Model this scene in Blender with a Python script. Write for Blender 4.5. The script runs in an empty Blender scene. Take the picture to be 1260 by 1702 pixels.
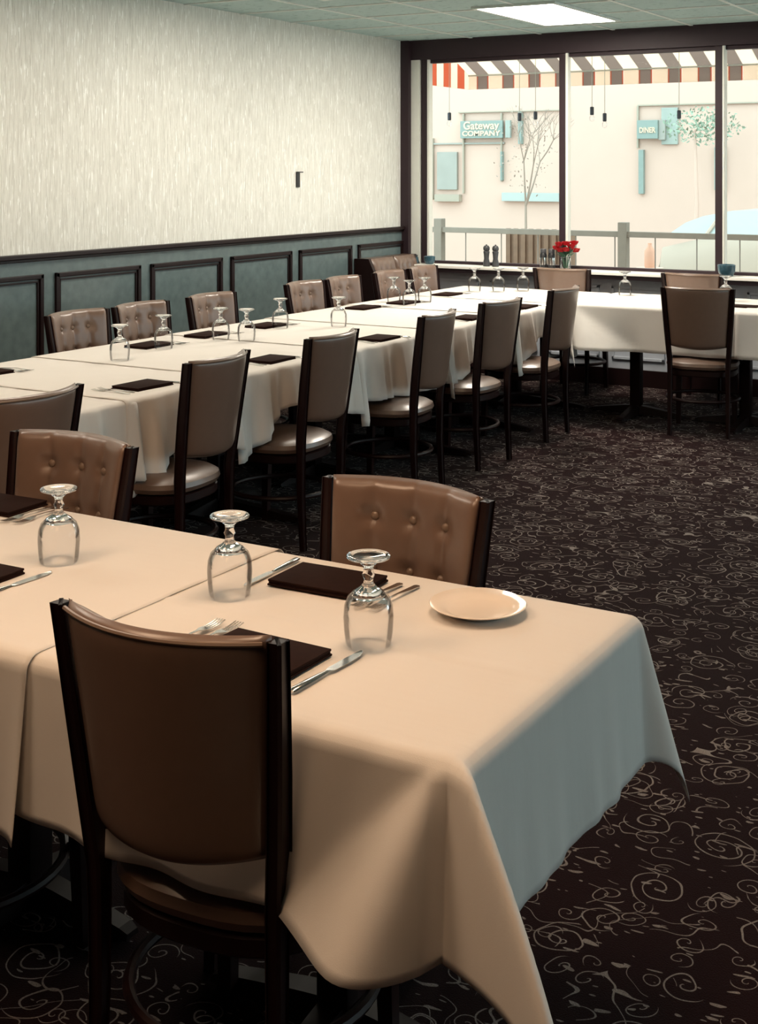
import bpy, bmesh, math, random
from math import sin, cos, pi, radians, hypot, atan2, exp, sqrt
from mathutils import Vector, Matrix

S = bpy.context.scene
COL = S.collection
random.seed(7)

# ------------------------------------------------------------------ camera
cam_d = bpy.data.cameras.new('camera')
cam = bpy.data.objects.new('camera', cam_d)
COL.objects.link(cam)
cam.location = (0, 0, 1.65)
cam.rotation_euler = (radians(90), 0, radians(30.5))
cam_d.sensor_fit = 'HORIZONTAL'
cam_d.sensor_width = 36
cam_d.lens = 36 * 2200 / 1260
cam_d.shift_y = -568 / 1260
cam_d.clip_start = 0.05
S.camera = cam

# ------------------------------------------------------------------ world, view, light strengths
S.view_settings.view_transform = 'Standard'
S.view_settings.look = 'None'
S.view_settings.gamma = 1
S.view_settings.use_curve_mapping = False
S.view_settings.exposure = 0.0
S.cycles.use_denoising = True
S.cycles.max_bounces = 10
S.cycles.transparent_max_bounces = 24
S.cycles.sample_clamp_indirect = 4.0
SKY = 4.0
LAMP_WARM = 13.5
FILL_NEUTRAL = 14.0
LAMP_WINDOW = 46.0
FILL_SOFT = 10.5
LAMP_DIM = 8.0
wd = bpy.data.worlds.new('overcast_sky')
S.world = wd
wd.use_nodes = True
wd.node_tree.nodes['Background'].inputs[0].default_value = (0.74, 0.95, 1.0, 1)
wd.node_tree.nodes['Background'].inputs[1].default_value = SKY


# ------------------------------------------------------------------ helpers: objects
def link(name, me, parent=None):
    o = bpy.data.objects.new(name, me)
    COL.objects.link(o)
    if parent:
        o.parent = parent
    return o


def mesh(name, bm, mat, parent=None, smooth=False, recalc=True):
    if recalc:
        bmesh.ops.recalc_face_normals(bm, faces=bm.faces[:])
    me = bpy.data.meshes.new(name)
    bm.to_mesh(me)
    bm.free()
    for m in (mat if isinstance(mat, (list, tuple)) else [mat]):
        me.materials.append(m)
    if smooth:
        for p in me.polygons:
            p.use_smooth = True
        if smooth != 'all':
            try:
                me.set_sharp_from_angle(angle=radians(40))
            except Exception:
                pass
    return link(name, me, parent)


def tag(o, label=None, cat=None, group=None, kind=None):
    if label: o['label'] = label
    if cat: o['category'] = cat
    if group: o['group'] = group
    if kind: o['kind'] = kind
    return o


def thing(name, label, cat, loc=(0, 0, 0), rz=0.0, group=None):
    o = bpy.data.objects.new(name, None)
    COL.objects.link(o)
    o.empty_display_size = .05
    o.location = loc
    o.rotation_euler = (0, 0, rz)
    return tag(o, label, cat, group)


def struct(name, bm, mat, parent=None, smooth=False):
    o = mesh(name, bm, mat, parent, smooth)
    if parent is None:
        o['kind'] = 'structure'
    return o


KIDS = {}


def copy_tree(o, parent=None):
    c = o.copy()
    COL.objects.link(c)
    c.parent = parent
    if o not in KIDS:
        KIDS[o] = [ch for ch in bpy.data.objects if ch.parent == o]
    for ch in KIDS[o]:
        copy_tree(ch, c)
    return c


class Maker:
    """first call places the prototype itself, later calls copy it"""
    def __init__(self, proto):
        self.p = proto
        self.used = False

    def put(self, loc, rz=0.0, label=None, group=None, scale=None):
        o = self.p if not self.used else copy_tree(self.p)
        self.used = True
        o.location = loc
        o.rotation_euler = (0, 0, rz)
        if label: o['label'] = label
        if group: o['group'] = group
        if scale: o.scale = scale
        return o


# ------------------------------------------------------------------ helpers: geometry
def box(bm, x0, x1, y0, y1, z0, z1, bev=0.0, mi=0, M=None):
    vs = [bm.verts.new(v) for v in ((x0, y0, z0), (x1, y0, z0), (x1, y1, z0), (x0, y1, z0),
                                    (x0, y0, z1), (x1, y0, z1), (x1, y1, z1), (x0, y1, z1))]
    if M:
        for v in vs: v.co = M @ v.co
    fs = []
    for f in ((3, 2, 1, 0), (4, 5, 6, 7), (0, 1, 5, 4), (1, 2, 6, 5), (2, 3, 7, 6), (3, 0, 4, 7)):
        F = bm.faces.new([vs[i] for i in f]); F.material_index = mi; fs.append(F)
    if bev > 0:
        es = list({e for f in fs for e in f.edges})
        r = bmesh.ops.bevel(bm, geom=es, offset=bev, segments=2, affect='EDGES', profile=.6)
        for f in r['faces']: f.material_index = mi


def BX(*a, **k):
    bm = bmesh.new(); box(bm, *a, **k); return bm


def loft(bm, rings, closed=True, cap=True, mi=0):
    """rings: list of lists of points (same length)"""
    R = [[bm.verts.new(p) for p in r] for r in rings]
    n = len(R[0])
    for a, b in zip(R, R[1:]):
        for i in range(n if closed else n - 1):
            j = (i + 1) % n
            f = bm.faces.new((a[i], a[j], b[j], b[i])); f.material_index = mi
    if cap and closed:
        bm.faces.new(R[0][::-1]).material_index = mi
        bm.faces.new(R[-1]).material_index = mi
    return R


def lathe(bm, prof, n=24, cx=0, cy=0, cz=0, close_ends=True, sx=1, sy=1):
    rings = []
    for r, z in prof:
        rings.append([(cx + sx * r * cos(2 * pi * i / n), cy + sy * r * sin(2 * pi * i / n), cz + z) for i in range(n)])
    loft(bm, rings, True, close_ends)


def tube(bm, pts, r, n=8, cap=True):
    pts = [Vector(p) for p in pts]
    rs = r if isinstance(r, (list, tuple)) else [r] * len(pts)
    rings = []
    up = None
    for i, p in enumerate(pts):
        t = (pts[min(i + 1, len(pts) - 1)] - pts[max(i - 1, 0)]).normalized()
        if up is None:
            up = Vector((0, 0, 1)) if abs(t.z) < .9 else Vector((1, 0, 0))
        a = t.cross(up).normalized(); b = a.cross(t).normalized(); up = b
        rings.append([p + rs[i] * (cos(2 * pi * k / n) * a + sin(2 * pi * k / n) * b) for k in range(n)])
    loft(bm, rings, True, cap)


def torus(bm, R, r, z=0, n=40, m=8, cx=0, cy=0, sz=1.0):
    V = [[bm.verts.new((cx + (R + r * cos(2 * pi * j / m)) * cos(2 * pi * i / n),
                        cy + (R + r * cos(2 * pi * j / m)) * sin(2 * pi * i / n),
                        z + sz * r * sin(2 * pi * j / m))) for j in range(m)] for i in range(n)]
    for i in range(n):
        for j in range(m):
            bm.faces.new((V[i][j], V[(i + 1) % n][j], V[(i + 1) % n][(j + 1) % m], V[i][(j + 1) % m]))


def sstep(a, b, x):
    t = max(0, min(1, (x - a) / (b - a))); return t * t * (3 - 2 * t)


# ------------------------------------------------------------------ helpers: materials
class NT:
    def __init__(self, name):
        self.m = bpy.data.materials.new(name); self.m.use_nodes = True
        self.t = self.m.node_tree
        self.b = self.t.nodes['Principled BSDF']; self.out = self.t.nodes['Material Output']

    def n(self, kind, **kw):
        nd = self.t.nodes.new(kind)
        for k, v in kw.items(): setattr(nd, k, v)
        return nd

    def l(self, a, b): self.t.links.new(a, b)

    def math(self, op, a, b=None, c=None, clamp=False):
        nd = self.n('ShaderNodeMath', operation=op); nd.use_clamp = clamp
        for i, v in enumerate((a, b, c)):
            if v is None: continue
            if isinstance(v, (int, float)): nd.inputs[i].default_value = v
            else: self.l(v, nd.inputs[i])
        return nd.outputs[0]

    def mix(self, f, a, b):
        nd = self.n('ShaderNodeMix', data_type='RGBA')
        for s, v in ((0, f), (6, a), (7, b)):
            if isinstance(v, (int, float)): nd.inputs[s].default_value = v
            elif isinstance(v, tuple): nd.inputs[s].default_value = (*v, 1) if len(v) == 3 else v
            else: self.l(v, nd.inputs[s])
        return nd.outputs[2]

    def pos(self, scale=(1, 1, 1), obj=False):
        tc = self.n('ShaderNodeTexCoord'); mp = self.n('ShaderNodeMapping')
        self.l(tc.outputs['Object'], mp.inputs[0]); mp.inputs['Scale'].default_value = scale
        return mp.outputs[0]

    def noise(self, vec, scale, detail=2, rough=.5, dist=0):
        nd = self.n('ShaderNodeTexNoise')
        nd.inputs['Scale'].default_value = scale; nd.inputs['Detail'].default_value = detail
        nd.inputs['Roughness'].default_value = rough; nd.inputs['Distortion'].default_value = dist
        if vec is not None: self.l(vec, nd.inputs['Vector'])
        return nd.outputs['Fac']

    def ramp(self, f, stops):
        nd = self.n('ShaderNodeValToRGB'); e = nd.color_ramp.elements
        while len(e) < len(stops): e.new(.5)
        for el, (p, c) in zip(e, stops):
            el.position = p; el.color = (*c, 1) if len(c) == 3 else c
        self.l(f, nd.inputs[0]); return nd.outputs[0]

    def bump(self, h, strength=.3, dist=.01):
        nd = self.n('ShaderNodeBump'); nd.inputs['Strength'].default_value = strength
        nd.inputs['Distance'].default_value = dist
        self.l(h, nd.inputs['Height']); self.l(nd.outputs[0], self.b.inputs['Normal'])

    def set(self, **kw):
        for k, v in kw.items():
            k = k.replace('_', ' ')
            if isinstance(v, tuple): v = (*v, 1) if len(v) == 3 else v
            self.b.inputs[k].default_value = v
        return self


def plain(name, col, rough=.5, metal=0.0, var=.12, scale=14, **kw):
    t = NT(name); v = t.pos()
    f = t.noise(v, scale, 3)
    a = tuple(c * (1 - var) for c in col); b = tuple(min(1, c * (1 + var)) for c in col)
    t.l(t.mix(f, a, b), t.b.inputs['Base Color'])
    t.set(Roughness=rough, Metallic=metal, **kw)
    return t.m


M = {}
M['dark_wood'] = plain('dark_stained_wood', (.011, .0026, .0022), .42, var=.35, scale=30, Specular_IOR_Level=.28)
M['table_metal'] = plain('black_table_metal', (.007, .0022, .002), .5, var=.2, Specular_IOR_Level=.2)
M['vinyl_back'] = plain('taupe_vinyl', (.150, .092, .066), .36, var=.07, scale=40, Coat_Weight=.4, Coat_Roughness=.22)
M['piping'] = plain('vinyl_piping', (.18, .12, .085), .33, var=.05)
M['napkin'] = plain('dark_brown_linen', (.017, .0062, .0042), .9, var=.25, scale=60, Specular_IOR_Level=.1)
M['steel'] = plain('polished_steel', (.62, .60, .57), .18, 1.0, var=.1)
M['china'] = plain('cream_china', (.80, .70, .60), .14, var=.02)
M['frame'] = plain('bronze_window_frame', (.026, .014, .018), .55, var=.15, Specular_IOR_Level=.3)
M['trim_light'] = plain('painted_jamb', (.72, .72, .66), .5, var=.05)
M['sill'] = plain('white_sill', (.90, .87, .80), .35, var=.04)
M['wainscot'] = plain('dark_glossy_wainscot', (.105, .140, .142), .24, var=.3, scale=18)
M['moulding'] = plain('black_moulding', (.011, .004, .004), .4, var=.2, Specular_IOR_Level=.25)
M['wain_window'] = plain('slate_panelling', (.40, .42, .46), .45, var=.12)
M['black'] = plain('black_plastic', (.012, .012, .014), .4, var=.2)
M['pepper'] = plain('dark_turned_wood', (.05, .05, .055), .4, var=.3, scale=40)
M['red'] = plain('red_petals', (.55, .012, .02), .55, var=.25, scale=80)
M['leaf'] = plain('green_leaf', (.05, .14, .08), .5, var=.35, scale=60)
M['plaster'] = plain('dark_wall_paint', (.10, .06, .05), .8, var=.04)
M['white_ext'] = plain('cream_render', (.58, .42, .34), .9, var=.03, scale=3)
M['ext_trim'] = plain('pale_frame_paint', (.36, .32, .25), .7, var=.05)
M['ext_teal'] = plain('teal_sign_paint', (.22, .28, .25), .6, var=.10)
M['ext_teal2'] = plain('dull_teal_panel', (.30, .34, .30), .6, var=.12, scale=6)
M['ext_glass'] = plain('grey_green_shop_glass', (.29, .29, .25), .35, var=.12, scale=5)
M['ext_letter'] = plain('cream_letters', (.62, .5, .36), .7, var=.02)
M['rail'] = plain('weathered_rail_wood', (.22, .185, .145), .8, var=.12)
M['rail_wire'] = plain('thin_rail_wire', (.20, .17, .14), .6, var=.05)
M['pavers'] = plain('pale_pavement', (.40, .31, .25), .9, var=.05, scale=4)
M['planter'] = plain('brown_slat_wood', (.20, .12, .075), .8, var=.3, scale=9)
M['plant_y'] = plain('yellow_green_leaf', (.32, .34, .12), .7, var=.2)
M['foliage'] = plain('pale_green_foliage', (.26, .34, .25), .8, var=.3, scale=20)
M['branch'] = plain('pale_bark', (.30, .24, .19), .9, var=.1)
M['car_body'] = plain('silver_car_paint', (.42, .34, .26), .35, var=.02)
M['car_glass'] = plain('blue_tinted_glass', (.36, .41, .38), .3, var=.05)
M['tyre'] = plain('tyre_rubber', (.10, .09, .08), .8, var=.1)
M['bulb_socket'] = plain('socket_black', (.02, .02, .025), .5)
M['orange'] = plain('orange_plastic', (.66, .36, .24), .6, var=.1)
M['blue_glassy'] = plain('blue_votive', (.035, .085, .115), .15, var=.5, scale=90)
M['grid_metal'] = plain('ceiling_grid', (.62, .66, .62), .5, var=.03)


def m_cloth(name, col):
    t = NT(name); v = t.pos()
    f = t.noise(v, 5, 3)
    t.l(t.mix(f, tuple(c * .96 for c in col), col), t.b.inputs['Base Color'])
    t.set(Roughness=.82)
    t.b.inputs['Sheen Weight'].default_value = .15
    big = t.noise(t.pos((1.2, 7, 3)), 3, 2); big2 = t.noise(t.pos((7, 1.2, 3)), 3, 2)
    fine = t.noise(v, 600, 1)
    h = t.math('ADD', t.math('MULTIPLY', t.math('ADD', big, big2), .5), t.math('MULTIPLY', fine, .05))
    t.bump(h, .22, .012)
    return t.m


M['cloth'] = m_cloth('white_linen', (.70, .655, .605))


def m_carpet():
    t = NT('scroll_pattern_carpet')
    g = t.n('ShaderNodeNewGeometry')
    sep = t.n('ShaderNodeSeparateXYZ'); t.l(g.outputs['Position'], sep.inputs[0])
    cb = t.n('ShaderNodeCombineXYZ'); t.l(sep.outputs[0], cb.inputs[0]); t.l(sep.outputs[1], cb.inputs[1])
    P = cb.outputs[0]
    # gentle warp of the coordinates
    nz = t.n('ShaderNodeTexNoise'); nz.inputs['Scale'].default_value = 9; nz.inputs['Detail'].default_value = 1
    t.l(P, nz.inputs['Vector'])
    vm = t.n('ShaderNodeVectorMath', operation='MULTIPLY_ADD'); t.l(nz.outputs['Color'], vm.inputs[0])
    vm.inputs[1].default_value = (.05, .05, 0); t.l(P, vm.inputs[2])
    W = vm.outputs[0]
    masks = []

    def spiral(scale, turns, width, R):
        vo = t.n('ShaderNodeTexVoronoi', voronoi_dimensions='2D'); vo.inputs['Scale'].default_value = scale
        vo.inputs['Randomness'].default_value = .8
        t.l(W, vo.inputs['Vector'])
        d = t.n('ShaderNodeVectorMath', operation='SUBTRACT'); t.l(W, d.inputs[0]); t.l(vo.outputs['Position'], d.inputs[1])
        sp = t.n('ShaderNodeSeparateXYZ'); t.l(d.outputs[0], sp.inputs[0])
        ln = t.n('ShaderNodeVectorMath', operation='LENGTH'); t.l(d.outputs[0], ln.inputs[0])
        r = ln.outputs['Value']
        sc = t.n('ShaderNodeSeparateColor'); t.l(vo.outputs['Color'], sc.inputs[0])
        sgn = t.math('SIGN', t.math('SUBTRACT', sc.outputs[1], .5))
        th = t.math('MULTIPLY', t.math('ARCTAN2', sp.outputs[1], sp.outputs[0]), 1 / (2 * pi))
        th = t.math('ADD', t.math('MULTIPLY', th, sgn), sc.outputs[0])
        f = t.math('FRACT', t.math('ADD', th, t.math('MULTIPLY', r, turns)))
        dist = t.math('DIVIDE', t.math('ABSOLUTE', t.math('SUBTRACT', f, .5)), turns)      # metres from line
        line = t.math('LESS_THAN', dist, width)
        inside = t.math('LESS_THAN', r, t.math('MULTIPLY_ADD', sc.outputs[2], R * .5, R * .6))
        return t.math('MULTIPLY', line, inside)

    masks.append(spiral(5.4, 30, .0019, .075))
    masks.append(spiral(8.0, 42, .0014, .040))
    # vines: contour lines of a smooth noise
    n1 = t.noise(W, 5.5, 1, .4)
    c1 = t.math('ABSOLUTE', t.math('SUBTRACT', t.math('FRACT', t.math('MULTIPLY', n1, 7)), .5))
    br = t.math('GREATER_THAN', t.noise(P, 7, 0), .52)
    masks.append(t.math('MULTIPLY', t.math('LESS_THAN', c1, .026), br))
    # leaves: stretched blotches in two directions
    for rot, thr in ((.6, .70), (2.3, .705)):
        mp = t.n('ShaderNodeMapping'); t.l(W, mp.inputs[0])
        mp.inputs['Rotation'].default_value = (0, 0, rot); mp.inputs['Scale'].default_value = (15, 46, 1)
        nl = t.noise(mp.outputs[0], 1, 1, .4)
        masks.append(t.math('GREATER_THAN', nl, thr))
    m = masks[0]
    for k in masks[1:]: m = t.math('MAXIMUM', m, k)
    fuzz = t.noise(P, 260, 2, .7)
    m = t.math('MULTIPLY', m, t.math('MULTIPLY_ADD', fuzz, 1.5, .05, clamp=True))
    tone = t.noise(P, 16, 1)
    light = t.mix(tone, (.22, .175, .155), (.37, .33, .30))
    dark = t.mix(fuzz, (.006, .0014, .0014), (.018, .0045, .0045))
    t.l(t.mix(m, dark, light), t.b.inputs['Base Color'])
    t.set(Roughness=.95)
    t.b.inputs['Specular IOR Level'].default_value = .03
    t.b.inputs['Sheen Weight'].default_value = .045
    t.b.inputs['Sheen Roughness'].default_value = .4
    t.bump(t.math('ADD', fuzz, m), .5, .006)
    return t.m


M['carpet'] = m_carpet()


def m_wallpaper():
    t = NT('embossed_cream_wallpaper')
    a = t.noise(t.pos((1, 26, 1.6)), 5, 4, .65, .6)
    b = t.noise(t.pos((1, 55, 2.2)), 3, 3, .6, 0)
    # leaning strands
    mp = t.n('ShaderNodeMapping'); tc = t.n('ShaderNodeTexCoord'); t.l(tc.outputs['Object'], mp.inputs[0])
    mp.inputs['Rotation'].default_value = (.22, 0, 0); mp.inputs['Scale'].default_value = (1, 30, 3.0)
    c = t.noise(mp.outputs[0], 3.2, 2, .5, .8)
    st = t.math('GREATER_THAN', c, .63)
    h = t.math('ADD', t.math('MULTIPLY', a, .7), t.math('ADD', t.math('MULTIPLY', b, .4), t.math('MULTIPLY', st, .35)))
    colr = t.ramp(h, [(.36, (.52, .50, .44)), (.58, (.76, .745, .68)), (.95, (.96, .955, .91))])  # relief highlights put into the colour: raised streaks lighter, hollows darker
    t.l(colr, t.b.inputs['Base Color'])
    t.set(Roughness=.5)
    t.bump(h, .55, .01)
    return t.m


M['wallpaper'] = m_wallpaper()


def m_ceiling():
    t = NT('acoustic_ceiling_tile'); v = t.pos()
    vo = t.n('ShaderNodeTexVoronoi'); vo.inputs['Scale'].default_value = 60; t.l(t.pos((.35, 1, 1)), vo.inputs['Vector'])
    f = t.noise(t.pos((3, 12, 1)), 4, 3)
    pits = t.math('LESS_THAN', f, .36)
    colr = t.mix(pits, (.40, .53, .52), (.17, .25, .26))
    t.l(colr, t.b.inputs['Base Color']); t.set(Roughness=.95)
    return t.m


M['ceil'] = m_ceiling()


def m_emit(name, col, s):
    t = NT(name)
    t.b.inputs['Base Color'].default_value = (.8, .8, .8, 1)
    t.b.inputs['Emission Color'].default_value = (*col, 1); t.b.inputs['Emission Strength'].default_value = s
    return t.m


M['lamp_warm'] = m_emit('warm_diffuser', (1.0, .68, .44), LAMP_WARM)
M['fill_soft'] = m_emit('soft_fill_diffuser', (1.0, .87, .71), FILL_SOFT)
M['lamp_dim'] = m_emit('dim_warm_diffuser', (1.0, .64, .38), LAMP_DIM)
M['lamp_window'] = m_emit('bright_diffuser', (1.0, .92, .80), LAMP_WINDOW)
M['fill_neutral'] = m_emit('neutral_fill_diffuser', (1.0, .91, .78), FILL_NEUTRAL)


def m_glass(name, thin):
    t = NT(name)
    if thin:      # thin blown wall: mostly clear, mirror-like towards the rim of its outline
        tr = t.n('ShaderNodeBsdfTransparent'); gl = t.n('ShaderNodeBsdfGlossy'); gl.inputs['Roughness'].default_value = .02
        tr.inputs[0].default_value = (.985, .985, .985, 1)
        fr = t.n('ShaderNodeLayerWeight'); fr.inputs['Blend'].default_value = .18
        mx = t.n('ShaderNodeMixShader')
        t.l(t.math('MULTIPLY', fr.outputs['Fresnel'], .75), mx.inputs[0]); t.l(tr.outputs[0], mx.inputs[1]); t.l(gl.outputs[0], mx.inputs[2])
        t.l(mx.outputs[0], t.out.inputs['Surface'])
    else:
        t.set(Base_Color=(1, 1, 1), Roughness=.01, IOR=1.5)
        t.b.inputs['Transmission Weight'].default_value = 1
    return t.m


M['glass_thin'] = m_glass('thin_clear_glass', True)
M['glass'] = m_glass('solid_clear_glass', False)


def m_pane():
    t = NT('window_pane_glass')
    tr = t.n('ShaderNodeBsdfTransparent'); gl = t.n('ShaderNodeBsdfGlossy'); gl.inputs['Roughness'].default_value = .0
    tr.inputs[0].default_value = (.97, .975, .97, 1)
    fr = t.n('ShaderNodeLayerWeight'); fr.inputs['Blend'].default_value = .08
    mx = t.n('ShaderNodeMixShader'); t.l(t.math('MULTIPLY', fr.outputs['Fresnel'], .5), mx.inputs[0])
    t.l(tr.outputs[0], mx.inputs[1]); t.l(gl.outputs[0], mx.inputs[2]); t.l(mx.outputs[0], t.out.inputs['Surface'])
    return t.m


M['pane'] = m_pane()


def m_awning(name, col, trans):
    t = NT(name)
    d = t.n('ShaderNodeBsdfDiffuse'); r = t.n('ShaderNodeBsdfTranslucent'); mx = t.n('ShaderNodeMixShader')
    v = t.pos(); f = t.noise(v, 6, 2)
    c = t.mix(f, tuple(k * .93 for k in col), col)
    t.l(c, d.inputs[0]); t.l(c, r.inputs[0]); mx.inputs[0].default_value = trans
    t.l(d.outputs[0], mx.inputs[1]); t.l(r.outputs[0], mx.inputs[2]); t.l(mx.outputs[0], t.out.inputs['Surface'])
    return t.m


M['awn_white'] = m_awning('white_awning_stripe', (.92, .78, .66), .8)
M['awn_dark'] = m_awning('mauve_awning_stripe', (.44, .36, .32), .8)
M['awn_red'] = m_awning('red_awning_edge', (.72, .28, .18), .8)

# ------------------------------------------------------------------ the room
XL, XR, YW, YB, ZC = -5.47, 4.2, 9.70, -3.2, 2.733
struct('floor', BX(XL - .1, XR + .1, YB - .1, YW + .15, -.1, 0), M['carpet'])
struct('ceiling', BX(XL - .1, XR + .1, YB - .1, YW + .15, ZC, ZC + .1), M['ceil'])
RAIL = 1.176
bm = bmesh.new(); box(bm, XL - .12, XL, YB, YW, 0, ZC)
struct('wall_left', bm, M['wallpaper'])
# wainscot with raised frames
bm = bmesh.new(); box(bm, XL, XL + .012, YB, YW - .02, .0, RAIL - .012)
w = struct('trim_1', bm, M['wainscot'])
tag(w, 'dark glossy wainscot panelling below the cream wallpaper on the left wall')
bm = bmesh.new()
box(bm, XL, XL + .045, YB, YW - .02, RAIL - .022, RAIL + .004, .004)
box(bm, XL, XL + .03, YB, YW - .02, RAIL - .04, RAIL - .022, .004)
struct('trim_2', bm, M['moulding'])
bm = bmesh.new()
y = 5.597 - .8325 * 9
for i in range(14):
    y0, y1 = y + .8325 * i, y + .8325 * i + .735
    z0, z1 = .22, 1.062
    x0, x1 = XL + .012, XL + .030
    for a in ((y0, y1, z1 - .028, z1), (y0, y1, z0, z0 + .028), (y0, y0 + .028, z0, z1), (y1 - .028, y1, z0, z1)):
        box(bm, x0, x1, *a, bev=.005)
    for a in ((y0 + .034, y1 - .034, z1 - .046, z1 - .036), (y0 + .034, y0 + .044, z0 + .04, z1 - .036), (y1 - .044, y1 - .034, z0 + .04, z1 - .036)):
        box(bm, x0, x1 - .008, *a, bev=.002)
struct('trim_3', bm, M['moulding'])
struct('baseboard_left', BX(XL, XL + .02, YB, YW, 0, .13, bev=.004), M['moulding'])

# wall bracket on the wallpaper
t = thing('wall_bracket', 'small dark metal bracket fixed high on the cream wallpaper', 'bracket', (XL, 8.10, 1.59))
bm = bmesh.new(); box(bm, 0, .012, -.02, .02, -.065, .05, .003)
mesh('back_plate', bm, M['black'], t)
mesh('top_lip', BX(.012, .03, -.02, .035, .042, .05), M['black'], t)

# window wall -------------------------------------------------------
SILL, HEAD = .865, 2.571
bm = bmesh.new()
box(bm, XL - .12, XR, YW, YW + .14, 0, SILL - .03)
struct('wall_window', bm, M['wain_window'])
bm = bmesh.new()
for i in range(18):
    x0 = XL + .28 + i * .52
    for a in ((x0, x0 + .42, .74, .762), (x0, x0 + .42, .2, .222), (x0, x0 + .022, .2, .762), (x0 + .398, x0 + .42, .2, .762)):
        box(bm, a[0], a[1], YW - .014, YW, a[2], a[3], .003)
struct('trim_4', bm, M['wain_window'])
struct('baseboard_window', BX(XL, XR, YW - .02, YW, 0, .13, bev=.004), M['moulding'])
bm = bmesh.new(); box(bm, XL - .12, XR, YW - .02, YW + .14, HEAD, ZC)
struct('beam', bm, M['frame'])
bm = bmesh.new(); box(bm, XL, XR, YW - .17, YW + .10, SILL - .012, SILL + .012, .004)
struct('window_sill', bm, M['sill'])
bm = bmesh.new(); box(bm, XL, XR, YW - .150, YW - .02, SILL - .045, SILL - .012, .004)
struct('trim_5', bm, M['frame'])
# corner post
bm = bmesh.new(); box(bm, XL, XL + .075, YW - .06, YW + .14, 0, HEAD + .16); box(bm, XL + .075, XL + .15, YW + .03, YW + .14, SILL, HEAD)
struct('pillar', bm, M['frame'])
bm = bmesh.new(); box(bm, XL + .075, XL + .155, YW - .012, YW + .03, SILL, HEAD)
struct('trim_6', bm, M['trim_light'])
MX = [-5.275, -4.04, -2.80, -1.56, -.32, .92, 2.16, 3.40, XR]
for i, (a, b) in enumerate(zip(MX, MX[1:])):
    W = bpy.data.objects.new('window_%d' % (i + 1), None); COL.objects.link(W); W['kind'] = 'structure'
    W.location = (a, YW, SILL)
    bm = bmesh.new(); wd_ = b - a; H_ = HEAD - SILL
    box(bm, -.028, .028, .0, .09, 0, H_, .003)                    # mullion
    box(bm, .028, wd_ - .028, .02, .08, .0, .035, .003)
    box(bm, .028, wd_ - .028, .02, .08, H_ - .03, H_, .003)
    mesh('window_frame', bm, M['frame'], W)
    bm = bmesh.new(); box(bm, .028, .040, -.004, .0, 0.012, H_, .001); box(bm, .028, .046, .0, .06, .012, H_, .002)
    mesh('glazing_bead', bm, M['trim_light'], W)
    bm = bmesh.new(); box(bm, .03, wd_ - .028, .048, .054, .03, H_ - .02)
    mesh('pane', bm, M['pane'], W)
# right wall with its own windows, and the rear wall
bm = bmesh.new()
box(bm, XR, XR + .12, YB, YW + .14, 0, .8); box(bm, XR, XR + .12, YB, YW + .14, 2.55, ZC)
for y0, y1 in ((YB, 2.5), (5.5, 6.0), (9.4, YW + .14)):
    box(bm, XR, XR + .12, y0, y1, .8, 2.55)
struct('wall_right', bm, M['plaster'])
for i, (y0, y1) in enumerate(((2.5, 5.5), (6.0, 9.4))):
    W = bpy.data.objects.new('window_%d' % (9 + i), None); COL.objects.link(W); W['kind'] = 'structure'
    W.location = (XR, y0, .8)
    L = y1 - y0
    bm = bmesh.new()
    for q in range(4):
        yy = L * q / 3
        box(bm, .02, .09, max(0, yy - .03), min(L, yy + .03), 0, 1.75, .003)
    box(bm, .025, .085, .03, L - .03, 0, .04, .003); box(bm, .025, .085, .03, L - .03, 1.71, 1.75, .003)
    mesh('window_frame', bm, M['frame'], W)
    bm = bmesh.new(); box(bm, .05, .056, .03, L - .03, .03, 1.72)
    mesh('pane', bm, M['pane'], W)
struct('wall_rear', BX(XL - .12, XR + .12, YB - .12, YB, 0, ZC), M['plaster'])

# ceiling grid
bm = bmesh.new()
gy = 8.62 - .61 * 19
while gy < YW:
    if gy > YB: box(bm, XL, XR, gy - .012, gy + .012, ZC - .006, ZC + .001)
    gy += .61
gx = -4.83
while gx < XR:
    box(bm, gx - .012, gx + .012, YB, YW - .02, ZC - .007, ZC + .001); gx += .61
struct('ceiling_grid', bm, M['grid_metal'])


# ceiling troffers; neutral and soft ones are added off-frame to brighten wall and tables
def troffer(x, y, mat, label):
    t = thing('ceiling_light', label, 'ceiling light', (x, y, ZC), 0, 'recessed ceiling lights')
    bm = bmesh.new()
    for a in ((-.30, .30, -.60, -.57), (-.30, .30, .57, .60), (-.30, -.27, -.57, .57), (.27, .30, -.57, .57)):
        box(bm, *a, -.018, -.001, .002)
    mesh('frame', bm, M['grid_metal'], t)
    bm = bmesh.new(); box(bm, -.27, .27, -.57, .57, -.010, -.002)
    mesh('diffuser', bm, mat, t)
    return t


for (x, y, mt, lb) in ((-3.62, 8.45, 'lamp_window', 'bright recessed ceiling light panel in front of the window beam'),
                       (-4.23, 6.40, 'fill_neutral', 'added off-frame light panel over the far half of the long table'),
                       (-4.23, 4.57, 'fill_soft', 'added off-frame light panel over the middle of the long table'),
                       (-4.23, 2.74, 'fill_soft', 'added off-frame light panel over the near end of the long table'),
                       (-1.18, 7.84, 'fill_neutral', 'added off-frame light panel over the carpet near the window'),
                       (-1.18, 2.35, 'lamp_warm', 'warm recessed ceiling light panel over the near table end'),
                       (-1.18, .52, 'lamp_dim', 'warm recessed ceiling light panel in front of the near table'),
                       (-2.40, 1.13, 'lamp_warm', 'warm recessed ceiling light panel over the left near table')):
    troffer(x, y, M[mt], lb)

# ------------------------------------------------------------------ outside
struct('ground', BX(-30, 20, YW + .14, 60, -.25, -.05), M['pavers'])


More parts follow.
